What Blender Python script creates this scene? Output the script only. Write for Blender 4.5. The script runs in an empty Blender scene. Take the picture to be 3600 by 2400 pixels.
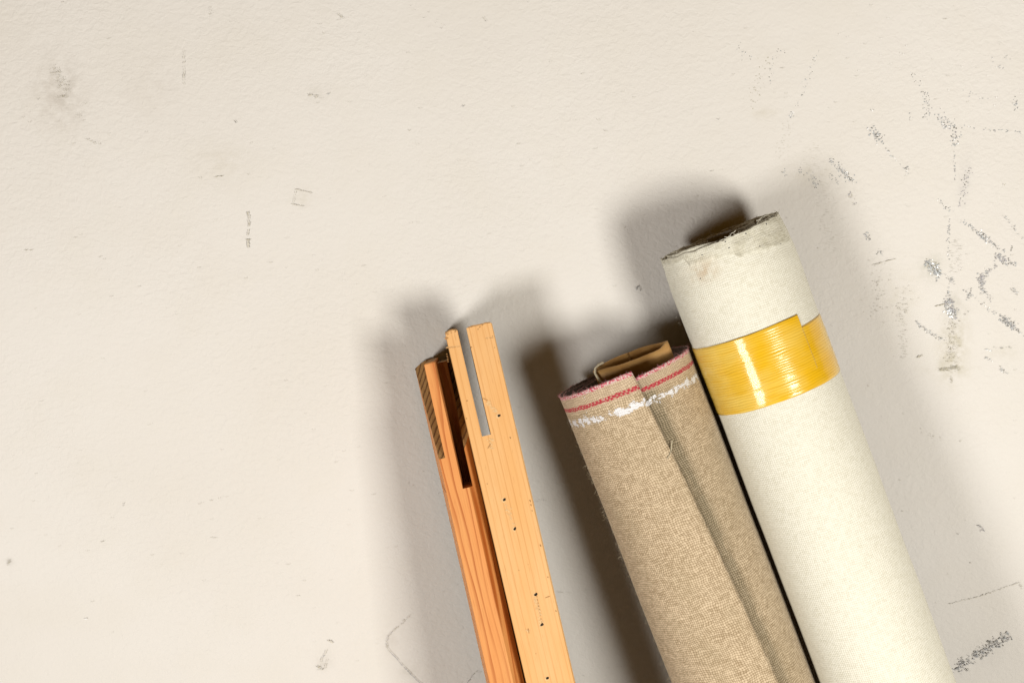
import bpy, bmesh, math, random
from mathutils import Vector, Matrix, noise as mnoise
import numpy as np
random.seed(7)

# ------------------------------------------------------------------ frames
PX = 1.0 / 6000.0                 # one unit of measurement = 1/6 mm
D = 5000.0                        # camera distance from the wall
TH = math.radians(12.0)           # downward pitch of the camera
H = 0.85                          # height of the looked-at point above the floor
ct, st = math.cos(TH), math.sin(TH)
# camera-aligned frame (u right, v up, w towards camera) -> world (wall is the plane y = 0)
M = Matrix(((1, 0, 0), (0, st, -ct), (0, ct, st)))
def to_world(u, v, w):
    p = M @ Vector((u, v, w)) * PX
    return Vector((p.x, p.y, p.z + H))
def at(px, py, w):
    s = (D - w) / D
    return Vector(((px - 1800) * s, (1200 - py) * s, w))
def on_wall(px, py):
    X, Y = px - 1800, 1200 - py
    t = D / (D + Y * math.tan(TH))
    return X * t * PX, Y * t / ct * PX + H

# ------------------------------------------------------------------ camera
sc = bpy.context.scene
cam_d = bpy.data.cameras.new("camera"); cam = bpy.data.objects.new("camera", cam_d)
sc.collection.objects.link(cam); sc.camera = cam
cam_d.sensor_width = 36; cam_d.lens = 36 * D / 3600.0
cam_d.clip_start = 0.02; cam_d.clip_end = 30
cam.matrix_world = Matrix.Translation(to_world(0, 0, D)) @ M.to_4x4()

# ------------------------------------------------------------------ light
world = bpy.data.worlds.new("World"); sc.world = world; world.use_nodes = True
bg = world.node_tree.nodes["Background"]
bg.inputs[0].default_value = (1.0, 0.50, 0.09, 1); bg.inputs[1].default_value = 0.075
def area(name, px, py, w, sx, sy, power, col, aim):
    l = bpy.data.lights.new(name, 'AREA'); l.shape = 'RECTANGLE'; l.size = sx; l.size_y = sy
    l.energy = power; l.color = col
    o = bpy.data.objects.new(name, l); sc.collection.objects.link(o)
    p = to_world(px - 1800, 1200 - py, w); tgt = to_world(aim[0] - 1800, 1200 - aim[1], 0)
    o.location = p; o.rotation_euler = (tgt - p).to_track_quat('-Z', 'Y').to_euler()
    return o
area("softbox_right", 5800, 3480, 6500, 0.34, 0.36, 12.3, (1.0, 0.968, 0.90), (1700, 1250))
area("softbox_left", -2100, 4750, 6500, 0.33, 0.34, 10.7, (1.0, 0.968, 0.925), (1900, 1100))
vs = sc.view_settings
vs.view_transform = 'Standard'; vs.look = 'None'; vs.exposure = 0.0; vs.gamma = 1.0
vs.use_curve_mapping = False
sc.cycles.max_bounces = 8; sc.cycles.diffuse_bounces = 1

# ------------------------------------------------------------------ node helpers
class NT:
    def __init__(s, name):
        s.m = bpy.data.materials.new(name); s.m.use_nodes = True
        s.t = s.m.node_tree; s.n = s.t.nodes; s.b = s.n["Principled BSDF"]
    def new(s, typ, **kw):
        n = s.n.new(typ)
        for k, v in kw.items(): setattr(n, k, v)
        return n
    def ln(s, a, b): s.t.links.new(a, b)
    def val(s, x, sock):
        if hasattr(x, 'is_output') or hasattr(x, 'links'): s.ln(x, sock)
        else: sock.default_value = x
    def math(s, op, a, b=0.0, c=0.0, clamp=False):
        n = s.new("ShaderNodeMath", operation=op, use_clamp=clamp)
        s.val(a, n.inputs[0]); s.val(b, n.inputs[1]); s.val(c, n.inputs[2])
        return n.outputs[0]
    def mix(s, f, a, b):
        n = s.new("ShaderNodeMix", data_type='RGBA')
        s.val(f, n.inputs[0]); s.val(a, n.inputs[6]); s.val(b, n.inputs[7])
        return n.outputs[2]
    def mapping(s, vec, scale=(1, 1, 1), loc=(0, 0, 0), rot=(0, 0, 0)):
        n = s.new("ShaderNodeMapping"); s.ln(vec, n.inputs[0])
        n.inputs[1].default_value = loc; n.inputs[2].default_value = rot; n.inputs[3].default_value = scale
        return n.outputs[0]
    def noise(s, vec, scale, detail=3, rough=0.5, dist=0.0):
        n = s.new("ShaderNodeTexNoise"); s.ln(vec, n.inputs['Vector'])
        n.inputs['Scale'].default_value = scale; n.inputs['Detail'].default_value = detail
        n.inputs['Roughness'].default_value = rough; n.inputs['Distortion'].default_value = dist
        return n.outputs['Fac']
    def ramp(s, f, a, b):             # smoothstep a..b -> 0..1
        n = s.new("ShaderNodeMapRange", interpolation_type='SMOOTHSTEP')
        s.val(f, n.inputs[0]); n.inputs[1].default_value = a; n.inputs[2].default_value = b
        return n.outputs[0]
    def sep(s, vec):
        n = s.new("ShaderNodeSeparateXYZ"); s.ln(vec, n.inputs[0]); return n.outputs
    def bump(s, h, strength, dist):
        n = s.new("ShaderNodeBump"); n.inputs['Strength'].default_value = strength
        n.inputs['Distance'].default_value = dist; s.ln(h, n.inputs['Height'])
        s.ln(n.outputs[0], s.b.inputs['Normal'])
    def coords(s, kind='Object'):
        return s.new("ShaderNodeTexCoord").outputs[kind]
def rgb(*c): return (c[0], c[1], c[2], 1.0)
def plain(name, col, rough=0.8, metal=0.0, var=0.25, scale=900):
    k = NT(name); o = k.coords()
    f = k.noise(o, scale, 2)
    dark = tuple(x * (1 - var) for x in col)
    k.ln(k.mix(k.ramp(f, .35, .65), rgb(*dark), rgb(*col)), k.b.inputs['Base Color'])
    k.b.inputs['Roughness'].default_value = rough; k.b.inputs['Metallic'].default_value = metal
    return k.m

# ------------------------------------------------------------------ materials
def wall_material():
    k = NT("painted_plaster"); o = k.coords()
    big = k.noise(o, 5, 3); mid = k.noise(o, 30, 3)
    col = k.mix(k.ramp(big, .3, .7), rgb(.758, .728, .68), rgb(.788, .763, .723))
    col = k.mix(k.math('MULTIPLY', k.ramp(mid, .4, .75), .25), col, rgb(.74, .705, .635))
    # grubby patches: x, y, radius x, radius y, strength, colour
    blot = k.noise(k.mapping(o, (1, 1, 1)), 140, 5, .65)
    fine = k.ramp(blot, .32, .68)
    X, Y, Z = k.sep(o)
    spots = [(205, 330, 80, 120, .48, (.52, .47, .41)), (225, 300, 40, 70, .35, (.45, .42, .37)),
             (530, 320, 85, 100, .28, (.58, .53, .47)), (775, 565, 95, 70, .30, (.6, .56, .47)),
             (3350, 1215, 45, 110, .85, (.50, .46, .33)), (3345, 1300, 75, 22, .5, (.52, .48, .36)),
             (3355, 1080, 35, 50, .5, (.50, .48, .42)), (3270, 940, 34, 42, .75, (.50, .50, .42)),
             (3160, 1060, 70, 120, .22, (.60, .56, .43)), (3455, 2285, 110, 75, .22, (.45, .43, .39)),
             (2850, 620, 80, 50, .25, (.55, .5, .38)), (2690, 400, 50, 14, .35, (.55, .5, .38)),
             (1060, 695, 32, 30, .28, (.58, .54, .42)), (1140, 2320, 28, 38, .5, (.55, .51, .45)),
             (1120, 330, 50, 30, .3, (.55, .52, .45)), (33, 1973, 14, 12, .6, (.45, .42, .36)),
             (1380, 2250, 34, 60, .3, (.55, .5, .44)), (1435, 2352, 30, 30, .4, (.50, .47, .38)),
             (3530, 1240, 60, 25, .35, (.6, .56, .45)), (3390, 640, 22, 90, .35, (.5, .48, .48))]
    for (px, py, rx, ry, sgt, c) in spots:
        cx, cz = on_wall(px, py)
        dx = k.math('MULTIPLY', k.math('SUBTRACT', X, cx), 1 / (rx * PX))
        dz = k.math('MULTIPLY', k.math('SUBTRACT', Z, cz), 1 / (ry * PX))
        d2 = k.math('ADD', k.math('MULTIPLY', dx, dx), k.math('MULTIPLY', dz, dz))
        g = k.math('POWER', 2.718, k.math('MULTIPLY', d2, -1.0))
        f = k.math('MULTIPLY', k.math('MULTIPLY', g, fine), sgt)
        col = k.mix(f, col, rgb(*c))
    k.ln(col, k.b.inputs['Base Color'])
    k.b.inputs['Roughness'].default_value = .62
    k.b.inputs['Specular IOR Level'].default_value = .25
    m1 = k.mapping(o, (0.9, 1, 1.15), rot=(0, math.radians(20), 0))
    n1 = k.noise(m1, 290, 4, .55, .6); n2 = k.noise(o, 620, 2, .5); n3 = k.noise(o, 60, 2)
    patch = k.ramp(k.noise(o, 9, 2), .3, .65)
    h = k.math('ADD', k.math('MULTIPLY', k.math('MULTIPLY', n1, k.math('ADD', .55, k.math('MULTIPLY', patch, .6))), 1.0),
               k.math('ADD', k.math('MULTIPLY', n2, .22), k.math('MULTIPLY', n3, .9)))
    k.bump(h, .45, .0011)
    return k.m

def wood_material(name, c_light, c_dark, c_mid, period, tilt, wob, zs, contrast, pore=.5, lw=.7):
    k = NT(name); o = k.coords(); X, Y, Z = k.sep(o)
    wn = k.noise(k.mapping(o, (1, 1, zs)), 55, 2, .4)
    wn2 = k.noise(k.mapping(o, (1, 1, zs * .6)), 210, 2, .5)
    f = k.math('ADD', X, k.math('MULTIPLY', Y, -tilt))
    f = k.math('ADD', f, k.math('MULTIPLY', k.math('SUBTRACT', wn, .5), wob * PX))
    f = k.math('ADD', f, k.math('MULTIPLY', k.math('SUBTRACT', wn2, .5), wob * .22 * PX))
    ph = k.math('FRACT', k.math('MULTIPLY', f, 1 / (period * PX)))
    line = k.math('MULTIPLY', k.ramp(ph, lw, .93), k.math('SUBTRACT', 1.0, k.ramp(ph, .95, 1.0)))
    amp = k.ramp(k.noise(k.mapping(o, (1, 1, .06)), 120, 2), .25, .7)
    line = k.math('MULTIPLY', line, k.math('MULTIPLY_ADD', amp, .75, .25))
    fib = k.noise(k.mapping(o, (1, 1, .035)), 1500, 3, .6)
    blotch = k.noise(k.mapping(o, (1, 1, .2)), 45, 3)
    base = k.mix(k.ramp(blotch, .3, .7), rgb(*c_light), rgb(*c_mid))
    base = k.mix(k.math('MULTIPLY', k.ramp(fib, .45, .8), .35), base, rgb(*c_dark))
    col = k.mix(k.math('MULTIPLY', line, contrast), base, rgb(*c_dark))
    dash = k.ramp(k.noise(k.mapping(o, (1, 1, .09)), 1100, 1), .68, .74)
    col = k.mix(k.math('MULTIPLY', dash, pore * .6), col, rgb(*(x * .7 for x in c_dark)))
    k.ln(col, k.b.inputs['Base Color'])
    k.b.inputs['Roughness'].default_value = .55; k.b.inputs['Specular IOR Level'].default_value = .3
    k.bump(k.math('ADD', k.math('MULTIPLY', fib, .5), k.math('MULTIPLY', line, -.4)), .35, .00025)
    return k.m

def endgrain_material(name, c_a, c_b, period, tilt):
    k = NT(name); o = k.coords(); X, Y, Z = k.sep(o)
    wn = k.noise(o, 90, 2)
    f = k.math('ADD', X, k.math('MULTIPLY', Y, -tilt))
    f = k.math('ADD', f, k.math('MULTIPLY', k.math('SUBTRACT', wn, .5), 18 * PX))
    ph = k.math('FRACT', k.math('MULTIPLY', f, 1 / (period * PX)))
    line = k.math('MULTIPLY', k.ramp(ph, .45, .9), k.math('SUBTRACT', 1.0, k.ramp(ph, .92, 1.0)))
    grit = k.noise(o, 1600, 3, .7)
    base = k.mix(k.ramp(grit, .35, .7), rgb(*c_a), rgb(*(x * .72 for x in c_a)))
    k.ln(k.mix(k.math('MULTIPLY', line, .9), base, rgb(*c_b)), k.b.inputs['Base Color'])
    k.b.inputs['Roughness'].default_value = .85
    k.bump(grit, .5, .0003)
    return k.m

# cloth: UV.x = arc length, UV.y = distance below the cut edge, both in metres
def weave_height(k, U, V, pitch, o, irregular):
    n = k.noise(o, 320, 2, .5)
    w = k.math('MULTIPLY', k.math('SUBTRACT', n, .5), irregular * PX)
    a = k.math('SINE', k.math('MULTIPLY', k.math('ADD', U, w), math.pi / (pitch * PX)))
    b = k.math('SINE', k.math('MULTIPLY', k.math('ADD', V, w), math.pi / (pitch * PX)))
    return k.math('MULTIPLY', a, b), k.math('ABSOLUTE', a), k.math('ABSOLUTE', b)

def threads(k, U, V, o, pitch, irregular):
    w1 = k.math('MULTIPLY', k.math('SUBTRACT', k.noise(o, 90, 2), .5), irregular * PX)
    w2 = k.math('MULTIPLY', k.math('SUBTRACT', k.noise(k.mapping(o, (1, 1, 1), (3, 7, 0)), 90, 2), .5), irregular * PX)
    u = k.math('MULTIPLY', k.math('ADD', U, w1), 1 / (pitch * PX)); v = k.math('MULTIPLY', k.math('ADD', V, w2), 1 / (pitch * PX))
    ui, vi = k.math('FLOOR', u), k.math('FLOOR', v)
    def n2(a, b, sc):
        c = k.new("ShaderNodeCombineXYZ"); k.val(a, c.inputs[0]); k.val(b, c.inputs[1])
        return k.noise(c.outputs[0], sc, 1)
    warp = n2(k.math('MULTIPLY', ui, 3.71), k.math('MULTIPLY', v, .28), 1.0)
    weft = n2(k.math('MULTIPLY', u, .2), k.math('MULTIPLY', vi, 3.37), 1.0)
    c = k.new("ShaderNodeCombineXYZ"); k.ln(ui, c.inputs[0]); k.ln(vi, c.inputs[1])
    wn = k.new("ShaderNodeTexWhiteNoise", noise_dimensions='2D'); k.ln(c.outputs[0], wn.inputs['Vector'])
    par = k.math('MODULO', k.math('ADD', k.math('ABSOLUTE', ui), k.math('ABSOLUTE', vi)), 2.0)
    # crown of each thread crossing
    fu = k.math('SUBTRACT', k.math('FRACT', u), .5); fv = k.math('SUBTRACT', k.math('FRACT', v), .5)
    r2 = k.math('ADD', k.math('MULTIPLY', fu, fu), k.math('MULTIPLY', fv, fv))
    crown = k.math('SUBTRACT', 1.0, k.math('MULTIPLY', r2, 2.6), clamp=True)
    return warp, weft, wn.outputs['Value'], par, crown

def linen_material():
    k = NT("raw_linen"); uv = k.coords('UV'); U, V, _ = k.sep(uv)
    warp, weft, cell, par, crown = threads(k, U, V, uv, 7.4, 26)
    sp = k.noise(uv, 2100, 1, .6)
    t = k.math('ADD', k.math('MULTIPLY', warp, .55), k.math('MULTIPLY', weft, .8))
    t = k.math('ADD', t, k.math('MULTIPLY', cell, .45))
    t = k.math('ADD', t, k.math('MULTIPLY', par, .10))
    t = k.math('ADD', t, k.math('MULTIPLY', crown, .95))
    col = k.mix(k.ramp(t, .80, 2.15), rgb(.36, .26, .15), rgb(.76, .61, .42))
    big = k.noise(k.mapping(uv, (1, .4, 1)), 50, 3)
    col = k.mix(k.math('MULTIPLY', k.ramp(big, .4, .75), .25), col, rgb(.40, .32, .19))
    # dark strip beside the free edge (arc length 0 is the free edge; next lap is at lap length)
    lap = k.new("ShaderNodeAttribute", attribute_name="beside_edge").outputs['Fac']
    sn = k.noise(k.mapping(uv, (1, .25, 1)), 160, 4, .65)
    dark_mask = k.math('MULTIPLY', lap, k.ramp(sn, .18, .5), clamp=True)
    col = k.mix(k.math('MULTIPLY', dark_mask, k.math('MULTIPLY_ADD', crown, -.45, .95)), col, rgb(.10, .088, .05))
    # pale selvedge between the cut edge and the stripe
    vn = k.math('ADD', V, k.math('MULTIPLY', k.math('SUBTRACT', k.noise(uv, 400, 2), .5), 8 * PX))
    selv = k.math('SUBTRACT', 1.0, k.ramp(V, 56 * PX, 66 * PX))
    col = k.mix(k.math('MULTIPLY', selv, .40), col, rgb(.66, .50, .36))
    chk = k.ramp(k.math('ADD', par, k.math('MULTIPLY', cell, .9)), .35, 1.1)
    stripe = k.math('MULTIPLY', k.ramp(vn, 40 * PX, 42 * PX), k.math('SUBTRACT', 1.0, k.ramp(vn, 53 * PX, 55 * PX)))
    col = k.mix(k.math('MULTIPLY', stripe, k.math('MULTIPLY_ADD', chk, .55, .38)), col, rgb(.50, .008, .045))
    fr = k.math('SUBTRACT', 1.0, k.ramp(vn, 9 * PX, 14 * PX))
    fcol = k.mix(k.ramp(k.noise(uv, 900, 2), .42, .56), rgb(.62, .04, .12), rgb(.78, .58, .56))
    col = k.mix(k.math('MULTIPLY', fr, .9), col, fcol)
    # flaking white paint
    pn = k.noise(k.mapping(uv, (1, 1.2, 1)), 230, 6, .72)
    band = k.math('SUBTRACT', 1.0, k.ramp(k.math('ABSOLUTE', k.math('SUBTRACT', V, 93 * PX)), 2 * PX, 34 * PX))
    patchy = k.noise(k.mapping(uv, (1, .2, 1)), 70, 2)
    thr = k.math('SUBTRACT', k.math('ADD', pn, k.math('MULTIPLY', band, .30)), k.math('MULTIPLY', k.ramp(patchy, .45, .75), .16))
    paint = k.math('MULTIPLY', k.ramp(thr, .755, .772), k.ramp(band, .0, .1))
    dots = k.math('MULTIPLY', k.ramp(k.noise(uv, 420, 2), .735, .745), k.ramp(k.math('MULTIPLY', V, -1), -120 * PX, -90 * PX))
    paint = k.math('MAXIMUM', paint, k.math('MULTIPLY', dots, .9))
    col = k.mix(paint, col, rgb(.88, .88, .90))
    k.ln(col, k.b.inputs['Base Color'])
    k.b.inputs['Roughness'].default_value = .85; k.b.inputs['Specular IOR Level'].default_value = .15
    k.b.inputs['Sheen Weight'].default_value = .15
    h = k.math('ADD', k.math('MULTIPLY', t, .4), k.math('MULTIPLY', crown, .5))
    h = k.math('ADD', h, k.math('MULTIPLY', paint, .5))
    k.bump(h, .6, .0005)
    return k.m

def canvas_material():
    k = NT("primed_canvas"); uv = k.coords('UV'); U, V, _ = k.sep(uv)
    warp, weft, cell, par, crown = threads(k, U, V, uv, 7.2, 14)
    t = k.math('ADD', k.math('MULTIPLY', warp, .55), k.math('MULTIPLY', weft, .7))
    t = k.math('ADD', t, k.math('MULTIPLY', cell, .35))
    t = k.math('ADD', t, k.math('MULTIPLY', crown, .60))
    col = k.mix(k.ramp(t, .50, 1.45), rgb(.735, .71, .58), rgb(.89, .875, .765))
    big = k.noise(uv, 40, 3)
    col = k.mix(k.math('MULTIPLY', k.ramp(big, .45, .75), .08), col, rgb(.74, .70, .56))
    fleck = k.ramp(k.noise(uv, 520, 2), .775, .80)
    col = k.mix(k.math('MULTIPLY', fleck, .6), col, rgb(.35, .28, .15))
    # worn, greyer hem under the cut edge, wider towards the right
    lim = k.new("ShaderNodeAttribute", attribute_name="hem").outputs['Fac']
    hn = k.math('ADD', V, k.math('MULTIPLY', k.math('SUBTRACT', k.noise(uv, 150, 4, .6), .5), 34 * PX))
    hem = k.math('SUBTRACT', 1.0, k.ramp(k.math('SUBTRACT', hn, lim), -6 * PX, 8 * PX))
    hcol = k.mix(k.ramp(k.noise(uv, 330, 4, .7), .35, .65), rgb(.40, .37, .26), rgb(.62, .585, .45))
    col = k.mix(k.math('MULTIPLY', hem, k.math('MULTIPLY_ADD', k.ramp(k.noise(uv, 120, 4, .7), .35, .7), .45, .2)), col, hcol)
    # brownish stain
    su = k.math('MULTIPLY', k.math('SUBTRACT', k.new("ShaderNodeAttribute", attribute_name="across").outputs['Fac'], -110 * PX), 1 / (38 * PX))
    sv = k.math('MULTIPLY', k.math('SUBTRACT', V, 75 * PX), 1 / (34 * PX))
    g = k.math('POWER', 2.718, k.math('MULTIPLY', k.math('ADD', k.math('MULTIPLY', su, su), k.math('MULTIPLY', sv, sv)), -1))
    col = k.mix(k.math('MULTIPLY', k.math('MULTIPLY', g, k.ramp(k.noise(uv, 200, 3), .3, .6)), .6), col, rgb(.56, .40, .24))
    dk = k.math('MULTIPLY', k.ramp(k.noise(uv, 330, 1), .73, .75), k.math('SUBTRACT', 1.0, k.ramp(V, 90 * PX, 130 * PX)))
    col = k.mix(dk, col, rgb(.10, .10, .10))
    k.ln(col, k.b.inputs['Base Color'])
    k.b.inputs['Roughness'].default_value = .8; k.b.inputs['Specular IOR Level'].default_value = .2
    h = k.math('ADD', k.math('MULTIPLY', t, .4), k.math('MULTIPLY', crown, .5))
    crease = k.math('MULTIPLY', hem, k.noise(k.mapping(uv, (.35, 1, 1)), 260, 3, .6))
    h = k.math('ADD', h, k.math('MULTIPLY', crease, 6.5))
    k.bump(h, .5, .0004)
    return k.m

def tape_material():
    k = NT("yellow_filament_tape"); uv = k.coords('UV'); U, V, _ = k.sep(uv)
    w = k.math('MULTIPLY', k.math('SUBTRACT', k.noise(k.mapping(uv, (.5, 1, 1)), 60, 2), .5), 24 * PX)
    rid = k.math('SINE', k.math('MULTIPLY', k.math('ADD', V, w), 2 * math.pi / (8.6 * PX)))
    st_ = k.noise(k.mapping(uv, (.06, 1, 1)), 900, 3, .6)
    big = k.noise(k.mapping(uv, (.6, 1, 1)), 45, 3)
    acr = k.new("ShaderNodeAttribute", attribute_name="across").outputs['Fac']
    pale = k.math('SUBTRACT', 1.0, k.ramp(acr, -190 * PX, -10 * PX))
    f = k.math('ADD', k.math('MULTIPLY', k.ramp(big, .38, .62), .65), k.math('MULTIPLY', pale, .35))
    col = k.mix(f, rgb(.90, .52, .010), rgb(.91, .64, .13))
    col = k.mix(k.math('MULTIPLY', k.ramp(st_, .45, .7), .45), col, rgb(.82, .45, .006))
    col = k.mix(k.math('MULTIPLY', k.ramp(rid, .2, 1.0), .22), col, rgb(.58, .33, .01))
    k.ln(col, k.b.inputs['Base Color'])
    k.b.inputs['Roughness'].default_value = .23; k.b.inputs['Specular IOR Level'].default_value = .5
    k.b.inputs['Coat Weight'].default_value = .45; k.b.inputs['Coat Roughness'].default_value = .10
    h = k.math('ADD', k.math('MULTIPLY', rid, -.5), k.math('MULTIPLY', st_, .9))
    h = k.math('ADD', h, k.math('MULTIPLY', k.noise(k.mapping(uv, (.4, 1, 1)), 160, 2), 1.2))
    k.bump(h, .42, .0003)
    return k.m

def cardboard_material():
    k = NT("brown_kraft_board"); o = k.coords()
    f = k.noise(k.mapping(o, (1, 1, 1.6)), 120, 5, .6)
    col = k.mix(k.ramp(f, .3, .7), rgb(.50, .27, .085), rgb(.60, .36, .13))
    k.ln(col, k.b.inputs['Base Color']); k.b.inputs['Roughness'].default_value = .6
    k.bump(f, .4, .0006)
    return k.m

MW = wall_material()
M_FLOOR = plain("dusty_concrete", (.30, .27, .23), .9, 0, .3, 30)
MW1 = wood_material("pale_pine", (.86, .515, .225), (.64, .28, .07), (.84, .45, .16), 21, .75, 26, .05, .62)
MW2 = wood_material("orange_pine", (.82, .385, .125), (.46, .11, .015), (.80, .31, .085), 27, .75, 120, .12, .95, .3, .5)
ME = endgrain_material("sawn_end_grain", (.55, .31, .11), (.13, .05, .012), 23, .75)
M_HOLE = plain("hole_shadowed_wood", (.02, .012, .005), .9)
M_SPLIT = plain("torn_wood_fibre", (.88, .56, .26), .7, 0, .15)
ML = linen_material(); MC = canvas_material(); MT = tape_material(); MK = cardboard_material()
M_LIN_IN = plain("linen_reverse", (.34, .25, .22), .95, 0, .45, 700)
M_CAN_IN = plain("canvas_reverse", (.78, .72, .56), .95, 0, .4, 700)
M_THREAD = plain("pale_thread", (.72, .64, .46), .9, 0, .2)
M_GRAPH = plain("graphite_scuff", (.40, .41, .415), .5, .15, .4)
M_DARK = plain("dark_speck", (.20, .19, .165), .7, 0, .4)
M_SILV = plain("silver_scuff", (.47, .50, .52), .5, .15, .4)
M_CHIP = plain("white_chip", (.93, .93, .93), .25, 0, .05)
M_TAN = plain("tan_scuff", (.56, .52, .40), .8, 0, .2)
M_PALE = plain("faint_tan_scuff", (.72, .68, .59), .8, 0, .08)
M_LILAC = plain("lilac_grey_scuff", (.45, .43, .46), .6, .2, .3)
WM = [MW, M_GRAPH, M_DARK, M_SILV, M_CHIP, M_TAN, M_PALE, M_LILAC]

# ------------------------------------------------------------------ object helpers
def link(name, me, parent=None):
    o = bpy.data.objects.new(name, me); sc.collection.objects.link(o)
    if parent: o.parent = parent
    return o
def from_bm(name, bm, mats, parent=None, smooth=False):
    bmesh.ops.recalc_face_normals(bm, faces=bm.faces) if not smooth else None
    me = bpy.data.meshes.new(name); bm.to_mesh(me); bm.free()
    for m in mats: me.materials.append(m)
    if smooth:
        me.polygons.foreach_set("use_smooth", [True] * len(me.polygons))
    return link(name, me, parent)
def thing(name, label, cat, mw, group=None):
    o = bpy.data.objects.new(name, None); sc.collection.objects.link(o)
    o.empty_display_size = .02; o.matrix_world = mw
    o['label'] = label; o['category'] = cat
    if group: o['group'] = group
    return o
def frame(p_top, p_bot, turn=0.0):
    """local Z up the axis, X to the right, Y towards the wall; origin at p_top (camera-aligned units)"""
    Zf = (p_top - p_bot).normalized()
    Xf = Vector((Zf.y, -Zf.x, 0)).normalized()
    Yf = Zf.cross(Xf)
    R = M @ Matrix((Xf, Yf, Zf)).transposed() @ Matrix.Rotation(math.radians(turn), 3, 'Z')
    return Matrix.Translation(to_world(*p_top)) @ R.to_4x4()

# ------------------------------------------------------------------ the wall and its marks
def fleck(bm, cx, cz, size, ang, asp, mi, off):
    n = random.choice((4, 5, 5, 6, 7)); vsx = []
    for i in range(n):
        a = 2 * math.pi * (i + random.uniform(-.3, .3)) / n
        r = size * random.uniform(.55, 1.1) * PX
        x, z = r * math.cos(a) * asp, r * math.sin(a) / max(asp, 1) ** .4
        vsx.append(bm.verts.new((cx + x * math.cos(ang) - z * math.sin(ang), -off, cz + x * math.sin(ang) + z * math.cos(ang))))
    f = bm.faces.new(vsx); f.normal_update()
    if f.normal.y > 0: f.normal_flip()
    f.material_index = mi
def pick(pal):
    r = random.random() * sum(pal.values())
    for m, w in pal.items():
        r -= w
        if r <= 0: return m
    return m
OFF = [0.00008]
def nextoff():
    OFF[0] += 0.0000003
    return OFF[0]
G, DK, SV, CH, TN, PL, LI = 1, 2, 3, 4, 5, 6, 7
MET = {G: 5, DK: 2, SV: 3, CH: .7, LI: 1}
def streak(bm, a, b, width, n, size=(1.6, 3.6), pal=MET, asp=(.9, 2.0), ang=None, pw=1.0):
    for i in range(int(n * .85)):
        t = random.random()
        px = a[0] + (b[0] - a[0]) * t + random.gauss(0, .5) * width
        py = a[1] + (b[1] - a[1]) * t + random.gauss(0, .5) * width * pw
        x, z = on_wall(px, py)
        an = random.uniform(0, math.pi) if ang is None else ang + random.gauss(0, .25)
        fleck(bm, x, z, random.uniform(*size) * .62, an, random.uniform(*asp), pick(pal), nextoff())
def hatch(bm, x0, y0, x1, y1, rows, length, slope, pal, thick=1.2):
    for i in range(rows):
        t = i / max(1, rows - 1)
        cx = x0 + (x1 - x0) * t; cy = y0 + (y1 - y0) * t
        for j in range(2):
            px = cx + random.uniform(-.5, .5) * length; py = cy + (px - cx) * slope + random.gauss(0, 1.3)
            x, z = on_wall(px, py)
            fleck(bm, x, z, thick * .75, -slope + random.gauss(0, .1), random.uniform(3, 9), pick(pal), nextoff())
def linemark(bm, pts, thick, pal, gap=.25, jit=.8, step=4):
    for (a, b) in zip(pts[:-1], pts[1:]):
        L = math.dist(a, b); n = max(1, int(L / step)); an = -math.atan2(b[1] - a[1], b[0] - a[0])
        for i in range(n):
            if random.random() < gap: continue
            t = (i + .5) / n
            x, z = on_wall(a[0] + (b[0] - a[0]) * t + random.gauss(0, jit), a[1] + (b[1] - a[1]) * t + random.gauss(0, jit))
            fleck(bm, x, z, thick * random.uniform(.6, 1.3), an + random.gauss(0, .15), random.uniform(1.6, 3.2), pick(pal), nextoff())

bm = bmesh.new()
bmesh.ops.create_cube(bm, size=1, matrix=Matrix.Translation((0, .06, 1.25)) @ Matrix.Diagonal((5, .12, 2.5, 1)))
S = lambda *a, **k: streak(bm, *a, **k)
TA = {TN: 3, PL: 2}; PA = {PL: 1}; GR = {G: 4, LI: 2, DK: 1, SV: .6}
S((2876, 177), (2787, 406), 10, 46, pal={G: 2, DK: 1.5, SV: 2.5, CH: 2})
S((2787, 400), (2770, 410), 12, 16, size=(2, 4.5), pal={CH: 2, SV: 2, G: 1})
S((2722, 195), (2704, 312), 9, 20); S((2735, 178), (2765, 185), 6, 8)
S((2590, 170), (2650, 215), 16, 14); linemark(bm, [(2604, 150), (2590, 175)], 1.4, {G: 1})
S((2690, 215), (2640, 385), 22, 60, size=(2, 4), pal=TA, asp=(.8, 1.3))
S((2771, 428), (2745, 570), 20, 50, size=(1.8, 3.2), pal=PA, asp=(1, 2.2), ang=.3)
hatch(bm, 2840, 500, 2880, 640, 16, 75, .10, PA, 1.6)
hatch(bm, 2880, 640, 2925, 880, 26, 55, .12, PA, 1.6)
S((2806, 598), (2880, 640), 16, 40, pal=GR); S((2858, 645), (2875, 660), 12, 22); S((2752, 600), (2765, 620), 8, 12)
S((3200, 246), (3232, 309), 12, 16); S((3245, 325), (3266, 385), 18, 44); S((3262, 390), (3250, 425), 12, 16)
S((3195, 395), (3205, 430), 8, 7)
S((3300, 410), (3372, 470), 26, 78, size=(1.8, 4.6)); S((3350, 480), (3362, 505), 14, 26, size=(2, 5))
S((3302, 415), (3330, 450), 12, 20, pal={CH: 1, SV: 2, G: 2}, size=(2, 5))
S((3401, 450), (3600, 465), 6, 34, asp=(1.2, 2.6), ang=0.1)
S((3355, 509), (3357, 642), 3, 30, asp=(1.5, 3), ang=1.57); S((3408, 593), (3376, 716), 13, 70, pal={LI: 4, G: 2, DK: 1})
S((3292, 698), (3345, 745), 10, 22); S((3382, 320), (3470, 350), 12, 12); S((3568, 350), (3575, 382), 11, 26)
S((3481, 205), (3527, 245), 9, 16, pal={G: 2, CH: 1}); S((3530, 190), (3545, 210), 8, 10, pal={CH: 1, G: 1})
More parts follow.
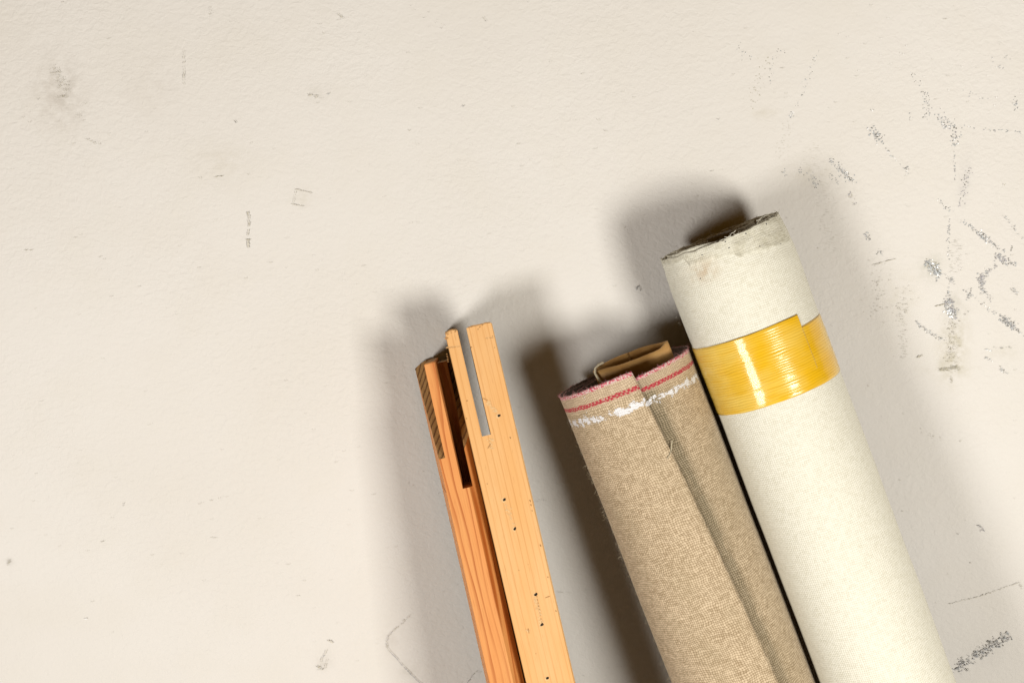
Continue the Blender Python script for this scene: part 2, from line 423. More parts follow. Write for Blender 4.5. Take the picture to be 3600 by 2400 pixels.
# silver cluster left of centre and its tail
S((2922, 562), (2940, 590), 9, 26); S((2950, 590), (3000, 640), 17, 90, size=(2, 4.6), pal={G: 4, SV: 4, CH: 1.5, DK: 2})
S((2915, 610), (2950, 640), 12, 18, pal=GR); S((2985, 670), (3005, 715), 12, 26, pal={LI: 2, G: 1, PL: 2})
S((3062, 452), (3100, 498), 16, 70, size=(2, 4.8), pal={G: 4, DK: 2, SV: 3, CH: 1}); S((3106, 515), (3180, 595), 5, 22)
S((3182, 588), (3190, 610), 8, 20)
S((3040, 822), (3055, 845), 10, 26); S((3078, 880), (3105, 895), 12, 18, pal=GR)
# right hand network of scuffs
S((3337, 750), (3333, 911), 5, 46); S((3379, 773), (3525, 884), 9, 100, size=(1.6, 4)); S((3440, 815), (3475, 850), 13, 60, size=(2, 5), pal={G: 4, SV: 3, CH: 1, DK: 2})
S((3500, 895), (3540, 925), 15, 80, size=(2, 4.6), pal={G: 4, LI: 3, SV: 2, DK: 1}); S((3540, 915), (3574, 935), 10, 22)
S((3528, 890), (3532, 870), 5, 8); S((3553, 880), (3560, 868), 4, 6, pal={DK: 1})
S((3262, 925), (3300, 960), 18, 170, size=(2.5, 6), pal={G: 4, SV: 5, CH: 1, TN: 2}); linemark(bm, [(3252, 918), (3312, 965)], 2.6, {G: 1, DK: 1, SV: 1}, .15)
S((3505, 930), (3450, 975), 10, 60, pal={LI: 4, G: 3, SV: 1}); S((3448, 965), (3450, 1020), 14, 80, pal={LI: 4, G: 3, SV: 1}, size=(2, 4.6))
S((3450, 1010), (3486, 1056), 9, 40, pal=GR); S((3417, 1014), (3400, 1050), 9, 26); S((3387, 1018), (3498, 1106), 7, 40)
S((3515, 1118), (3570, 1150), 14, 110, size=(2, 5), pal={G: 5, LI: 2, DK: 2, SV: 1}); S((3570, 1155), (3600, 1180), 6, 20)
S((3335, 1045), (3350, 1105), 20, 150, size=(2, 5), pal={G: 4, LI: 3, SV: 2, CH: .4}); S((3335, 1095), (3348, 1110), 12, 30, size=(3, 6), pal={SV: 2, CH: 1, G: 1})
S((3330, 968), (3352, 992), 11, 34, pal=GR); S((3334, 1000), (3332, 1035), 4, 10)
S((3222, 1132), (3238, 1152), 7, 22); S((3245, 1155), (3314, 1194), 9, 50); S((3555, 1015), (3575, 1030), 10, 20)
S((3462, 1228), (3485, 1230), 3, 12, pal={CH: 1, SV: 1}, asp=(2, 3), ang=0); S((3490, 1222), (3562, 1222), 5, 16, pal={TN: 1, G: 1})
S((3462, 1255), (3490, 1270), 5, 12); S((3515, 1292), (3540, 1314), 7, 26); S((3528, 755), (3600, 850), 8, 24)
S((3352, 1130), (3345, 1300), 26, 170, size=(1.5, 3.4), pal={TN: 3, PL: 3}); S((3300, 1300), (3370, 1290), 7, 60, pal={TN: 3, G: .3}, asp=(2, 5), ang=.1)
S((3345, 1310), (3343, 1345), 4, 14, pal=TA); hatch(bm, 3360, 842, 3358, 957, 20, 38, .03, PA, 1.5)
S((3185, 1020), (3170, 1110), 30, 70, size=(1.4, 2.8), pal=PA, asp=(1.2, 3), ang=.3); S((3090, 930), (3080, 1110), 34, 80, size=(1.4, 2.8), pal=PA, asp=(1.2, 3), ang=.2)
hatch(bm, 3172, 1080, 3176, 1260, 22, 28, .1, PA, 1.6); linemark(bm, [(3068, 931), (3145, 910)], 2, PA); linemark(bm, [(3288, 1077), (3330, 1066)], 2.4, TA, .05)
S((3222, 1254), (3245, 1248), 4, 16, pal={TN: 1}, asp=(2, 3), ang=.2)
S((3391, 1104), (3391, 1104), 0, 2, pal={DK: 1}, size=(3, 3.5)); S((3403, 1094), (3403, 1094), 0, 2, pal={DK: 1}, size=(3, 3.5))
S((3230, 1500), (3310, 1545), 10, 12, pal={TN: 2, PL: 1}); S((3375, 1545), (3376, 1550), 3, 3, pal={TN: 1})
# lower right
for (ox, n, sz) in ((0, 300, (2.2, 5.0)), (-6, 90, (1.5, 3))):
    S((3365 + ox, 2345), (3545 + ox, 2232), 21, n, size=sz, pal={G: 6, DK: 2, LI: 1.5, SV: .3}, asp=(1.1, 2.6), ang=.7)
S((3440, 1845), (3455, 1862), 8, 26, pal={G: 1, LI: 2}); linemark(bm, [(3338, 2120), (3440, 2095), (3584, 2044)], 1.7, {PL: 3, TN: 1, CH: .3}, .3)
S((3580, 2050), (3592, 2065), 5, 12, pal={PL: 1, CH: 1, TN: 1}); S((3331, 2016), (3332, 2017), 1, 2, pal={TN: 1}); S((3408, 1970), (3414, 1985), 3, 5, pal=PA)
# left part
S((190, 245), (245, 335), 20, 70, size=(1.4, 3), pal={TN: 2, PL: 3}, asp=(1.5, 3.5), ang=-.4); S((200, 340), (240, 340), 6, 20, size=(1.2, 2.4), pal={TN: 1}, asp=(2, 4), ang=-.1)
S((300, 390), (260, 430), 20, 20, size=(1, 2), pal=PA, asp=(2, 4))
linemark(bm, [(1038, 665), (1095, 679)], 2.0, {PL: 1}, .2); linemark(bm, [(1024, 717), (1068, 726)], 1.8, {PL: 1}, .25); linemark(bm, [(1040, 670), (1032, 712)], 1.4, PA, .4)
linemark(bm, [(873, 744), (877, 790)], 3.0, {TN: 1, PL: 3}, .3, 2.0); linemark(bm, [(876, 790), (872, 830)], 2.4, PA, .3); linemark(bm, [(868, 842), (880, 842)], 2.4, {TN: 1}, 0); linemark(bm, [(873, 848), (874, 873)], 3.0, {PL: 1}, .2, 2)
linemark(bm, [(826, 424), (830, 431)], 2.2, {DK: 1}, 0); S((304, 492), (359, 510), 6, 12, pal=TA); linemark(bm, [(88, 879), (116, 878)], 1.6, {TN: 1}, .1)
S((1085, 335), (1135, 345), 6, 20, pal=PA, asp=(2, 4), ang=0); linemark(bm, [(1150, 332), (1162, 328)], 1.5, {G: 1}, .2)
linemark(bm, [(750, 622), (790, 620)], 1.5, TA, .2); linemark(bm, [(648, 180), (648, 310)], 1.6, PA, .35)
linemark(bm, [(1190, 50), (1205, 64), (1210, 66)], 1.6, TA, .1); linemark(bm, [(1700, 62), (1708, 76)], 1.4, {DK: 1, TN: 1}, .1)
S((1625, 368), (1632, 372), 3, 5, pal={TN: 1, G: 1}); S((740, 20), (745, 55), 6, 8, pal=TA)
S((1425, 10), (1560, 100), 26, 16, size=(1.2, 2.6), pal={DK: 2, TN: 1})
linemark(bm, [(438, 1762), (434, 1776)], 1.5, {DK: 1}, 0); S((28, 1978), (36, 1968), 5, 16, pal={TN: 2, G: 1}); S((300, 2171), (308, 2173), 2, 6, pal={CH: 1})
linemark(bm, [(356, 1902), (370, 1898)], 1.6, TA, 0); linemark(bm, [(742, 1887), (764, 1888)], 1.3, TA, 0); S((700, 1770), (800, 1742), 4, 12, pal=PA)
S((1118, 2338), (1134, 2352), 6, 26, pal={TN: 2, DK: .6, CH: .4}); linemark(bm, [(1148, 2282), (1124, 2330)], 2.2, {LI: 1, PL: 4}, .3, 1.5); linemark(bm, [(1152, 2315), (1142, 2345)], 1.8, {PL: 1}, .3); linemark(bm, [(1150, 2243), (1168, 2254)], 3.2, PA, .1, 1.5)
linemark(bm, [(1441, 2160), (1415, 2188), (1383, 2213)], 1.9, {PL: 1, TN: .6}, .2, 2)
linemark(bm, [(1383, 2213), (1365, 2235), (1359, 2252), (1362, 2270), (1373, 2289)], 1.8, {LI: 2, TN: 2}, .1, 1.0)
linemark(bm, [(1373, 2289), (1397, 2313), (1420, 2340), (1458, 2378), (1484, 2404)], 1.9, {LI: 2, G: 2}, .05, .7)
linemark(bm, [(1641, 2398), (1662, 2367), (1675, 2355), (1692, 2362)], 1.4, {LI: 1, TN: 1}, .15, .6)
linemark(bm, [(2238, 1018), (2236, 1010), (2244, 1006), (2250, 1012), (2250, 1020)], 1.9, {DK: 1, G: 1}, 0, .4, 2.5)
S((1100, 880), (1240, 1000), 60, 14, size=(1.2, 2.2), pal={CH: 1}); S((3000, 130), (3560, 330), 110, 26, size=(1.4, 2.6), pal={CH: 1}); S((3062, 388), (3068, 391), 2, 5, size=(2, 4), pal={CH: 1})
linemark(bm, [(1895, 1753), (1925, 1757)], 1.3, {G: 1, TN: 2}, .3); linemark(bm, [(1960, 2078), (2010, 2080)], 1.2, TA, .4); linemark(bm, [(1860, 1760), (1910, 1762)], 1.2, PA, .3)
linemark(bm, [(2130, 2345), (2230, 2330)], 1.2, PA, .4); linemark(bm, [(1820, 1430), (1860, 1430)], 1.2, TA, .4)
for i in range(90):                                   # odd specks all over
    px, py = random.uniform(0, 3600), random.uniform(0, 2400)
    x, z = on_wall(px, py)
    fleck(bm, x, z, random.uniform(.8, 1.9), random.uniform(0, 3), random.uniform(1, 3), pick({DK: 1, TN: 4, PL: 3}), nextoff())
for i in range(260):                                   # faint roller-stipple dimples catching dirt
    px, py = random.uniform(0, 3600), random.uniform(0, 2400) ** 1.0
    x, z = on_wall(px, py)
    fleck(bm, x, z, random.uniform(.9, 1.8), random.gauss(.2, .3), random.uniform(2, 5), 6, nextoff())
me = bpy.data.meshes.new("wall"); bm.to_mesh(me); bm.free()
for m in WM: me.materials.append(m)
wall = link("wall", me); wall['kind'] = 'structure'
bm = bmesh.new()
bmesh.ops.create_cube(bm, size=1, matrix=Matrix.Translation((0, -1.0, -.05)) @ Matrix.Diagonal((5, 2.24, .1, 1)))
fl = from_bm("floor", bm, [M_FLOOR]); fl['kind'] = 'structure'

# ------------------------------------------------------------------ stretcher bars
def prism(name, outline, bot, top, parent, mats, topmat=None, inset=0.0, marks=None, subdiv=6):
    """outline: (b, y) points counter-clockwise; bot/top: functions (b, y) -> a. units"""
    pts = []
    for (p, q) in zip(outline, outline[1:] + outline[:1]):
        L = math.dist(p, q); n = max(1, min(subdiv, int(L / 12)))
        for i in range(n): pts.append((p[0] + (q[0] - p[0]) * i / n, p[1] + (q[1] - p[1]) * i / n))
    cx = sum(p[0] for p in pts) / len(pts); cy = sum(p[1] for p in pts) / len(pts)
    bm = bmesh.new(); low, up, inn = [], [], []
    for (b, y) in pts:
        low.append(bm.verts.new(Vector((b, y, bot(b, y))) * PX))
        t = top(b, y)
        up.append(bm.verts.new(Vector((b, y, t - inset)) * PX))
        ib, iy = b + (cx - b) * min(.5, inset / 22), y + math.copysign(min(abs(cy - y), inset), cy - y)
        inn.append(bm.verts.new(Vector((ib, iy, top(ib, iy))) * PX))
    n = len(pts)
    for i in range(n):
        j = (i + 1) % n
        bm.faces.new((low[i], low[j], up[j], up[i]))
        if inset: bm.faces.new((up[i], up[j], inn[j], inn[i])).material_index = 0
    ring = inn if inset else up
    c = bm.verts.new(Vector((cx, cy, top(cx, cy))) * PX)
    for i in range(n):
        f = bm.faces.new((ring[i], ring[(i + 1) % n], c))
        if topmat is not None: f.material_index = topmat
    if not inset:
        bmesh.ops.delete(bm, geom=[v for v in inn], context='VERTS')
    bmesh.ops.recalc_face_normals(bm, faces=bm.faces)
    if marks: marks(bm)
    return from_bm(name, bm, mats, parent)

DEP = 318.0
def bar_length(top_f, bot_f):
    d = (M @ (bot_f - top_f).normalized()); z0 = to_world(*top_f).z
    return z0 / (-d.z) / PX
# ---- orange bar seen edge-on with its mitred cheeks (left)
pt, pb = at(1457, 1288, 326), at(1710, 2400, 290)
T2 = thing("stretcher_bar", "orange pine stretcher bar with striped mitre cuts, left of the two wooden bars", "wooden bar", frame(pt, pb), "stretcher bars leaning on the wall")
k2 = (D - 326) / D
L1, L2, L3, L4 = 32, 66, 99, 121
A_M, A_S = 316.0, 428.0
def left_b(y): return 11 - 33 * y / DEP
def bez(b): return 0 if b <= 88 else (b - 88) ** 1.15 * .95
mit = lambda b, y: -A_M * (1 - y / DEP) + (mnoise.noise(Vector((b * .06, y * .03, 3))) * 3)
chip = lambda b, y: -A_M * (1 - y / DEP) - max(0, (12 - b) * .55) * (y / DEP) + mnoise.noise(Vector((b * .1, y * .04, 1))) * 3
bodyb = -bar_length(pt, pb) + 3
o = prism("mitred_cheek", [(left_b(0), 0), (L1, 0), (L1, DEP), (left_b(DEP), DEP)], lambda b, y: -A_S, chip, T2, [MW2, ME], 1)
o['label'] = "outer cheek of the bar, cut to a mitre with diagonal end grain"
prism("tongue", [(L1, 0), (L2, 0), (L2, DEP), (L1, DEP)], lambda b, y: -A_S, lambda b, y: 2 + mnoise.noise(Vector((b * .1, y * .02, 7))) * 3, T2, [MW2, ME], 1, inset=4)
prism("slot_shade_block", [(L2, 170), (L3, 170), (L3, DEP), (L2, DEP)], lambda b, y: -A_S, lambda b, y: -12, T2, [MW2, ME], 1)  # added block deep in the slot, there only to keep it dark
prism("mitred_cheek", [(L3, bez(L3)), (108, bez(108)), (L4, bez(L4)), (L4, DEP), (L3, DEP)], lambda b, y: -A_S, mit, T2, [MW2, ME], 1)
def front2():
    pts = [(left_b(0) - 2.5, 5), (left_b(0), 0)] + [(L1, 0), (L2, 0), (88, 0)] + [(b, bez(b)) for b in (L3, 108, 115, L4)]
    return pts + [(L4, DEP), (left_b(DEP), DEP)]
prism("bar", front2(), lambda b, y: bodyb, lambda b, y: -A_S, T2, [MW2, MW2], 0, subdiv=1)
# ---- pale bar with open slot (right)
pt, pb = at(1563, 1166, 332), at(1850, 2400, 300)
TURN = 2.6
T1 = thing("stretcher_bar", "pale pine stretcher bar with staple holes and an open slot, right of the two bars", "wooden bar", frame(pt, pb, TURN), "stretcher bars leaning on the wall")
S1, S2, S3, A_S1 = 42, 72, 158, 363.0
def rough_top(b, y):
    t = mnoise.noise(Vector((b * .09, y * .03, 11))) * 5
    return t - max(0, (7 - b) * 1.2)
DC = 140.0
def rt2(b, y): return -1 - (y / DC) * 90 * (1 if y > 12 else 0) + mnoise.noise(Vector((b * .07, y * .03, 5))) * 3 - max(0, (b - (S3 - 4)) * 1.0)
def board_marks(bm):
    inv = frame(pt, pb, TURN).inverted()
    def loc(px, py):
        # point of the front face seen at this spot of the photo
        for w in (315,): p = at(px, py, w)
        q = inv @ to_world(*p); return q.x / PX, q.z / PX
    def mark(px, py, size, asp, ang, mi, off):
        b, a = loc(px, py); n = 6; vv = []
        for i in range(n):
            t = 2 * math.pi * (i + random.uniform(-.25, .25)) / n; r = size * random.uniform(.7, 1.1)
            x, z = r * math.cos(t) * asp, r * math.sin(t)
            vv.append(bm.verts.new(Vector((b + x * math.cos(ang) - z * math.sin(ang), -off, a + x * math.sin(ang) + z * math.cos(ang))) * PX))
        f = bm.faces.new(vv); f.normal_update()
        if f.normal.y > 0: f.normal_flip()
        f.material_index = mi
    o_ = .3
    for (px, py) in ((1753, 1460), (1771, 1756), (1809, 1859), (1884, 2090), (1905, 2197), (1925, 2387)):
        o_ += .04; mark(px - 2, py + 1, 9, 1.0, .5, 3, o_)
        o_ += .04; mark(px + 1, py, 5.6, 1.25, random.uniform(.2, .9), 2, o_)
    for (a_, b_, n, sz) in (((1714, 1408), (1748, 1454), 26, 3.6), ((1704, 1536), (1734, 1548), 7, 3.6), ((1776, 1770), (1806, 1850), 20, 2.6),
                            ((1884, 2100), (1900, 2190), 32, 3.2), ((1723, 1545), (1728, 1575), 8, 3), ((1855, 2216), (1862, 2222), 5, 3)):
        for i in range(n):
            t = random.random(); o_ += .004
            mark(a_[0] + (b_[0] - a_[0]) * t + random.gauss(0, 4), a_[1] + (b_[1] - a_[1]) * t + random.gauss(0, 3), sz * random.uniform(.5, 1), random.uniform(1, 2.6), random.uniform(-1.2, -.2), 3, o_)
    for (x, y, sz) in ((1799, 1538, 2.4), (1869, 1760, 3), (1872, 1775, 2.4), (1876, 1795, 2), (1906, 1918, 2.6), (1640, 1470, 2), (1932, 2030, 2), (1961, 2150, 2.2), (1713, 1700, 1.6), (1830, 2005, 1.4), (1890, 2300, 1.3), (1862, 1985, 1.2)):
        o_ += .01; mark(x - (0 if x < 1735 else 5), y, sz * .8, 2.2, 1.75, 4, o_)
    for (a_, b_) in (((1888, 2098), (1905, 2188)), ((1920, 2102), (1932, 2098)), ((1724, 1560), (1716, 1573)), ((1858, 2212), (1860, 2226)), ((1712, 1406), (1700, 1400))):
        for i in range(9):
            t = i / 8; o_ += .004
            mark(a_[0] + (b_[0] - a_[0]) * t, a_[1] + (b_[1] - a_[1]) * t, 1.1, 3, -math.atan2(b_[1] - a_[1], b_[0] - a_[0]) , 4, o_)
def prong_marks(lines, knots):
    def f(bm):
        inv = frame(pt, pb, TURN).inverted(); o_ = .5
        def put(px, py, size, asp, ang, mi):
            nonlocal o_
            o_ += .01; q = inv @ to_world(*at(px - 3, py + 9, 330)); vv = []
            for i in range(6):
                t = 2 * math.pi * (i + random.uniform(-.3, .3)) / 6; r = size * random.uniform(.6, 1.1)
                x, z = r * math.cos(t) * asp, r * math.sin(t)
                vv.append(bm.verts.new(Vector((q.x / PX + x * math.cos(ang) - z * math.sin(ang), -o_, q.z / PX + x * math.sin(ang) + z * math.cos(ang))) * PX))
            fc = bm.faces.new(vv); fc.normal_update()
            if fc.normal.y > 0: fc.normal_flip()
            fc.material_index = mi
        for (a, b, mi) in lines:
            n = max(3, int(math.dist(a, b) / 4))
            for i in range(n):
                if random.random() < .15: continue
                t = i / (n - 1)
                put(a[0] + (b[0] - a[0]) * t, a[1] + (b[1] - a[1]) * t + random.gauss(0, .5), 1.3, 2.4, .05, mi)
        for (x, y, sz) in knots: put(x, y, sz, random.uniform(1, 1.8), random.uniform(-.5, .8), 3)
    return f
M_SCRATCH = plain("scratch_in_wood", (.55, .27, .09), .8)
prism("prong", [(2, 0), (S1, 0), (S1, DEP), (0, DEP), (0, 3)], lambda b, y: -A_S1 - y * .12, rough_top, T1, [MW1, ME, M_SPLIT, M_SCRATCH], 1, inset=4, marks=prong_marks([((1572, 1212), (1616, 1206), 2), ((1574, 1214), (1618, 1209), 3), ((1578, 1262), (1574, 1236), 3)], [(1572, 1180, 4.5), (1578, 1166, 2.5), (1590, 1160, 2), (1604, 1156, 2.5), (1645, 1400, 2.5)]))
prism("prong", [(S2, 0), (S3 - 3, 0), (S3, 4), (S3, DC), (S2, DC)], lambda b, y: -A_S1 - y * .12, rt2, T1, [MW1, ME, M_SPLIT, M_SCRATCH], 1, inset=4, marks=prong_marks([((1712, 1178), (1738, 1176), 2), ((1712, 1180), (1736, 1178), 3)], [(1690, 1140, 3), (1684, 1148, 2), (1700, 1133, 2), (1652, 1141, 3), (1662, 1139, 2), (1660, 1212, 2.5), (1742, 1212, 1.6), (1735, 1172, 1.5)]))
prism("bar", [(2, 0), (S1, 0), (S2, 0), (S3 - 4, 0), (S3 + 1, 6), (S3 + 3, DC), (S2, DC), (S2 - 8, DEP), (0, DEP), (0, 3)], lambda b, y: -bar_length(pt, pb) + 3, lambda b, y: -A_S1 - y * .12, T1,
      [MW1, MW1, M_HOLE, M_SPLIT, M_SCRATCH], 1, subdiv=1, marks=board_marks)
# splintered floor of the slot
def splinters(bm):
    pass

# ------------------------------------------------------------------ rolls of cloth
def grid_mesh(name, rows, cols, fn, uvf, attrs, mats, parent, thick=0, closed=False, matf=None):
    """fn(i, j) -> Vector (units); attrs: {name: f(i, j)}"""
    verts = [tuple(fn(i, j) * PX) for i in range(rows) for j in range(cols)]
    faces = [(i * cols + j, i * cols + j + 1, (i + 1) * cols + j + 1, (i + 1) * cols + j) for i in range(rows - 1) for j in range(cols - 1)]
    me = bpy.data.meshes.new(name); me.from_pydata(verts, [], faces)
    uv = me.uv_layers.new(name="UVMap")
    UV = [uvf(i, j) for i in range(rows) for j in range(cols)]
    for li, l in enumerate(me.loops): uv.data[li].uv = UV[l.vertex_index]
    for an, f in attrs.items():
        a = me.attributes.new(an, 'FLOAT', 'POINT')
        a.data.foreach_set("value", [f(i, j) for i in range(rows) for j in range(cols)])
    for m in mats: me.materials.append(m)
    me.polygons.foreach_set("use_smooth", [True] * len(me.polygons))
    o = link(name, me, parent)
    if thick:
        md = o.modifiers.new("thickness", 'SOLIDIFY'); md.thickness = thick * PX; md.offset = -1
        md.material_offset = 1 if len(mats) > 1 else 0
        md.material_offset_rim = 0
    return o
def srows(L, fine=170, n_fine=34, n_long=40):
    """distances below the cut edge: close together near the top"""
    return [fine * i / n_fine for i in range(n_fine)] + [fine + (L - fine) * i / n_long for i in range(n_long + 1)]
def roll_length(p_top, p_bot, R):
    d = (M @ (p_bot - p_top).normalized()); z0 = to_world(*p_top).z
    tilt = math.acos(-d.z)
    return (z0 / PX - R * math.sin(tilt)) / (-d.z)

# ---- linen roll
pt, pb = at(2195, 1305, 202), at(2617, 2400, 118)
RL = thing("linen_roll", "brown raw linen roll with red selvedge stripe, leaning beside the white canvas roll", "fabric roll", frame(pt, pb))
R0, PITCH, TURNS = 235.0, 6.5, 3.15
LEN = roll_length(pt, pb, R0)
sr = srows(LEN)
def phi0(s): return math.radians(1 + 22 * min(1.6, s / 1150) ** .8)
NC = 330
def tau(j): 
    # denser at the start
    return TURNS * 2 * math.pi * j / (NC - 1)
def r_lin(t, s):
    r = R0 - PITCH * t / (2 * math.pi)
    lift = 2.6 * math.exp(-t / .10)
    wob = 2.2 * mnoise.noise(Vector((math.cos(t) * .9, math.sin(t) * .9, s * .003 + t * .05)))
    inner = max(0, t - 6.4)
    sq = -inner * 1.2 + 7 * math.sin(2 * t + 1) * min(1, inner / 3)
    flare = 3 * math.exp(-s / 90) * (1 if t < 6.3 else .3)
    return r + lift + wob + sq + flare
def h_lin(t):
    ph = 0.03 - t
    fr = max(0, math.cos(ph))
    if t < 6.283:
        base = 8 * fr
        base += 14 * max(0, 1 - t / 1.3)
        base -= 12 * max(0, (t - 5.2) / 1.08)
    else:
        base = -8 - 5 * (t - 6.283) / 6.28 + 5 * math.sin(t * 1.7) + 3 * math.sin(t * 4.1)
        if t < 7.5: base = base * ((t - 6.283) / 1.217) + (8 - 12) * (1 - (t - 6.283) / 1.217)
    fray = 2.6 * mnoise.noise(Vector((t * 22, 0, 0))) + 1.8 * mnoise.noise(Vector((t * 60, 4, 0)))
    return base + fray
def P_lin(i, j):
    s, t = sr[i], tau(j)
    ph = phi0(s) - t; r = r_lin(t, s)
    k = 1 - min(1, s / 120)
    return Vector((r * math.sin(ph), -r * math.cos(ph), -s + h_lin(t) * k))
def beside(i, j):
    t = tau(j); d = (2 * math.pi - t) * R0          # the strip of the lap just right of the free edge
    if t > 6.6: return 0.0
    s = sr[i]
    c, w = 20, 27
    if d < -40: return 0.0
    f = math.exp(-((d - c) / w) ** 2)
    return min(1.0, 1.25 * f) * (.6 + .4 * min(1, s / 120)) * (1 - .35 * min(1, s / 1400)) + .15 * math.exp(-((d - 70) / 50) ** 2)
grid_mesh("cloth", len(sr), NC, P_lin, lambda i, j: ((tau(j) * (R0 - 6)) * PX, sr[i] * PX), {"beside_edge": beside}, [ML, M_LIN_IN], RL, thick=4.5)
# loose fringe threads along the cut edge and flanks
def tube(bm, pts, r, seg=5):
    prev = None
    for i, p in enumerate(pts):
        d = (pts[min(i + 1, len(pts) - 1)] - pts[max(i - 1, 0)]).normalized()
        a = d.orthogonal().normalized(); b = d.cross(a)
        ring = [bm.verts.new((p + (a * math.cos(2 * math.pi * k / seg) + b * math.sin(2 * math.pi * k / seg)) * r) * PX) for k in range(seg)]
        if prev:
            for k in range(seg): bm.faces.new((prev[k], prev[(k + 1) % seg], ring[(k + 1) % seg], ring[k]))
        prev = ring
def fringe(parent, name, n, surf, mats, length=(5, 14), r=.45):
    bm = bmesh.new()
    for i in range(n):
        p, d = surf()
        L = random.uniform(*length); q = p + d * L * .5 + Vector([random.gauss(0, 1.5) for _ in range(3)]); e = q + d * L * .5 + Vector([random.gauss(0, 3) for _ in range(3)])
        tube(bm, [p, q, e], r, 3)
        for f in bm.faces[-6:] if False else []: pass
    o = from_bm(name, bm, mats, parent, True); o['kind'] = 'stuff'
    return o
def lin_edge():
    t = random.uniform(0, 6.2); p = Vector(((r_lin(t, 0)) * math.sin(phi0(0) - t), -r_lin(t, 0) * math.cos(phi0(0) - t), h_lin(t) - 2))
    return p, (Vector((random.gauss(0, .6), random.gauss(0, .6), 1))).normalized()
M_PINK = plain("pink_fringe", (.72, .34, .36), .9, 0, .5, 1500)
fringe(RL, "fringe", 170, lin_edge, [M_PINK], (3, 9), .55)
# fuzz standing off the flanks of the cloth
def lin_fuzz():
    s = random.uniform(60, 1300); ph = -1 * random.uniform(1.25, 1.6) 
    r = R0 + 1
    return Vector((r * math.sin(ph), -r * math.cos(ph), -s)), Vector((math.sin(ph), -.3 * math.cos(ph), random.gauss(0, 1.3))).normalized()
fringe(RL, "lint", 260, lin_fuzz, [M_THREAD], (4, 11), .28)
# the single loose thread lying over the seam
bm = bmesh.new()
inv = frame(pt, pb).inverted()
tp = []
for (x, y) in ((2361, 1548), (2359, 1562), (2358, 1580), (2352, 1598), (2344, 1610)):
    p = at(x, y, 202 + 218 - 8); q = inv @ to_world(*p); q = q / PX
    rr = math.hypot(q.x, q.y); q.x *= (R0 + 4) / rr; q.y *= (R0 + 4) / rr; tp.append(q)
tube(bm, tp, 1.5, 6)
from_bm("loose_thread", bm, [M_THREAD], RL, True)
# flattened cardboard core poking out of the linen roll
def core_pt(ph, hgt, out=0):
    cx = math.copysign(abs(math.sin(ph)) ** 1.0, math.sin(ph)); cy = -math.cos(ph)
    dep = 29 * (1 + .25 * math.sin(ph))
    return Vector((30 + (125 + out) * cx, -105 + (dep + out) * cy, hgt))
def core_top(ph):
    t = 52 - 11 * math.cos(ph) - 2 * math.sin(ph) + 2.5 * mnoise.noise(Vector((ph * 2, 3, 1)))
    if ph > .9 and ph < 1.9: t += 6 * math.sin((ph - .9) * math.pi)
    if -1.75 < ph < -1.2: t -= 4
    return t
NCc = 90
def core_fn(i, j):
    ph = -math.pi + 2 * math.pi * j / (NCc - 1); tt = core_top(ph); s = i * 320 / 14
    bulge = 3 * mnoise.noise(Vector((ph * 1.5, s * .02, 8)))
    return core_pt(ph, tt - s, bulge)
grid_mesh("cardboard_core", 15, NCc, core_fn, lambda i, j: (j * .01, i * .01), {}, [MK, MK], RL, thick=7)
bm = bmesh.new()
SH = Vector((0, -113, 0))
tube(bm, [SH + v for v in (Vector((-62, 2, 66)), Vector((-80, -4, 66)), Vector((-94, -8, 58)), Vector((-100, -12, 44)), Vector((-96, -18, 20)), Vector((-90, -22, -8)))], 4.2, 7)
from_bm("paper_strip", bm, [M_THREAD], RL, True)

# ---- white canvas roll
pt, pb = at(2526, 830, 296), at(3117, 2400, 180)
RC = thing("canvas_roll", "thick off-white canvas roll bound with yellow tape, tallest thing against the wall", "canvas roll", frame(pt, pb))
R1, PIT1, TURN1 = 223.0, 19.0, 4.2
LEN1 = roll_length(pt, pb, R1)
sr1 = srows(LEN1)
NC1 = 460
def tau1(j): return TURN1 * 2 * math.pi * j / (NC1 - 1)
PH1 = math.radians(168)
def r_can(t, s):
    r = R1 - PIT1 * t / (2 * math.pi)
    wob = 2.6 * mnoise.noise(Vector((math.cos(t), math.sin(t), s * .004 + 5 + t * .03)))
    inner = max(0, t - 6.0)
    sq = (8 * math.sin(2 * t + .6) + 6 * math.sin(3.3 * t)) * min(1, inner / 5)
    top = (-5 * math.exp(-s / 60) + 2.5 * math.exp(-((s - 150) / 60) ** 2)) if t < 6.4 else 0
    ph = PH1 - t
    dent = -5 * math.exp(-s / 50) * max(0, math.sin(ph)) if t < 6.4 else 0
    ridge = 2.4 * mnoise.noise(Vector((t * 3, s * .03, 9))) * math.exp(-s / 110) if t < 6.4 else 0
    return r + wob + sq + top + dent + ridge
def h_can(t):
    ph = PH1 - t; x = math.sin(ph); f = max(0, -math.cos(ph - math.pi))
    if t < 6.283:
        b = -3 * max(0, math.cos(ph)) + 4 * x
        b += 7 * mnoise.noise(Vector((t * 5, 1, 0))) + 4 * mnoise.noise(Vector((t * 30, 1, 0)))
    else:
        b = 1 + 7 * math.sin(t * 1.9 + 1) + 3 * math.sin(t * 5.3) + 2 * mnoise.noise(Vector((t * 12, 2, 0)))
        b -= 3
    return b
def P_can(i, j):
    s, t = sr1[i], tau1(j); ph = PH1 - t; r = r_can(t, s); k = 1 - min(1, s / 110)
    return Vector((r * math.sin(ph), -r * math.cos(ph), -s + h_can(t) * k))
def hemf(i, j):
    ph = PH1 - tau1(j); x = math.sin(ph)
    return (34 + 44 * (x + 1) * .5 + (14 if x > 0 else 0) - (20 if x < -.7 else 0)) * PX
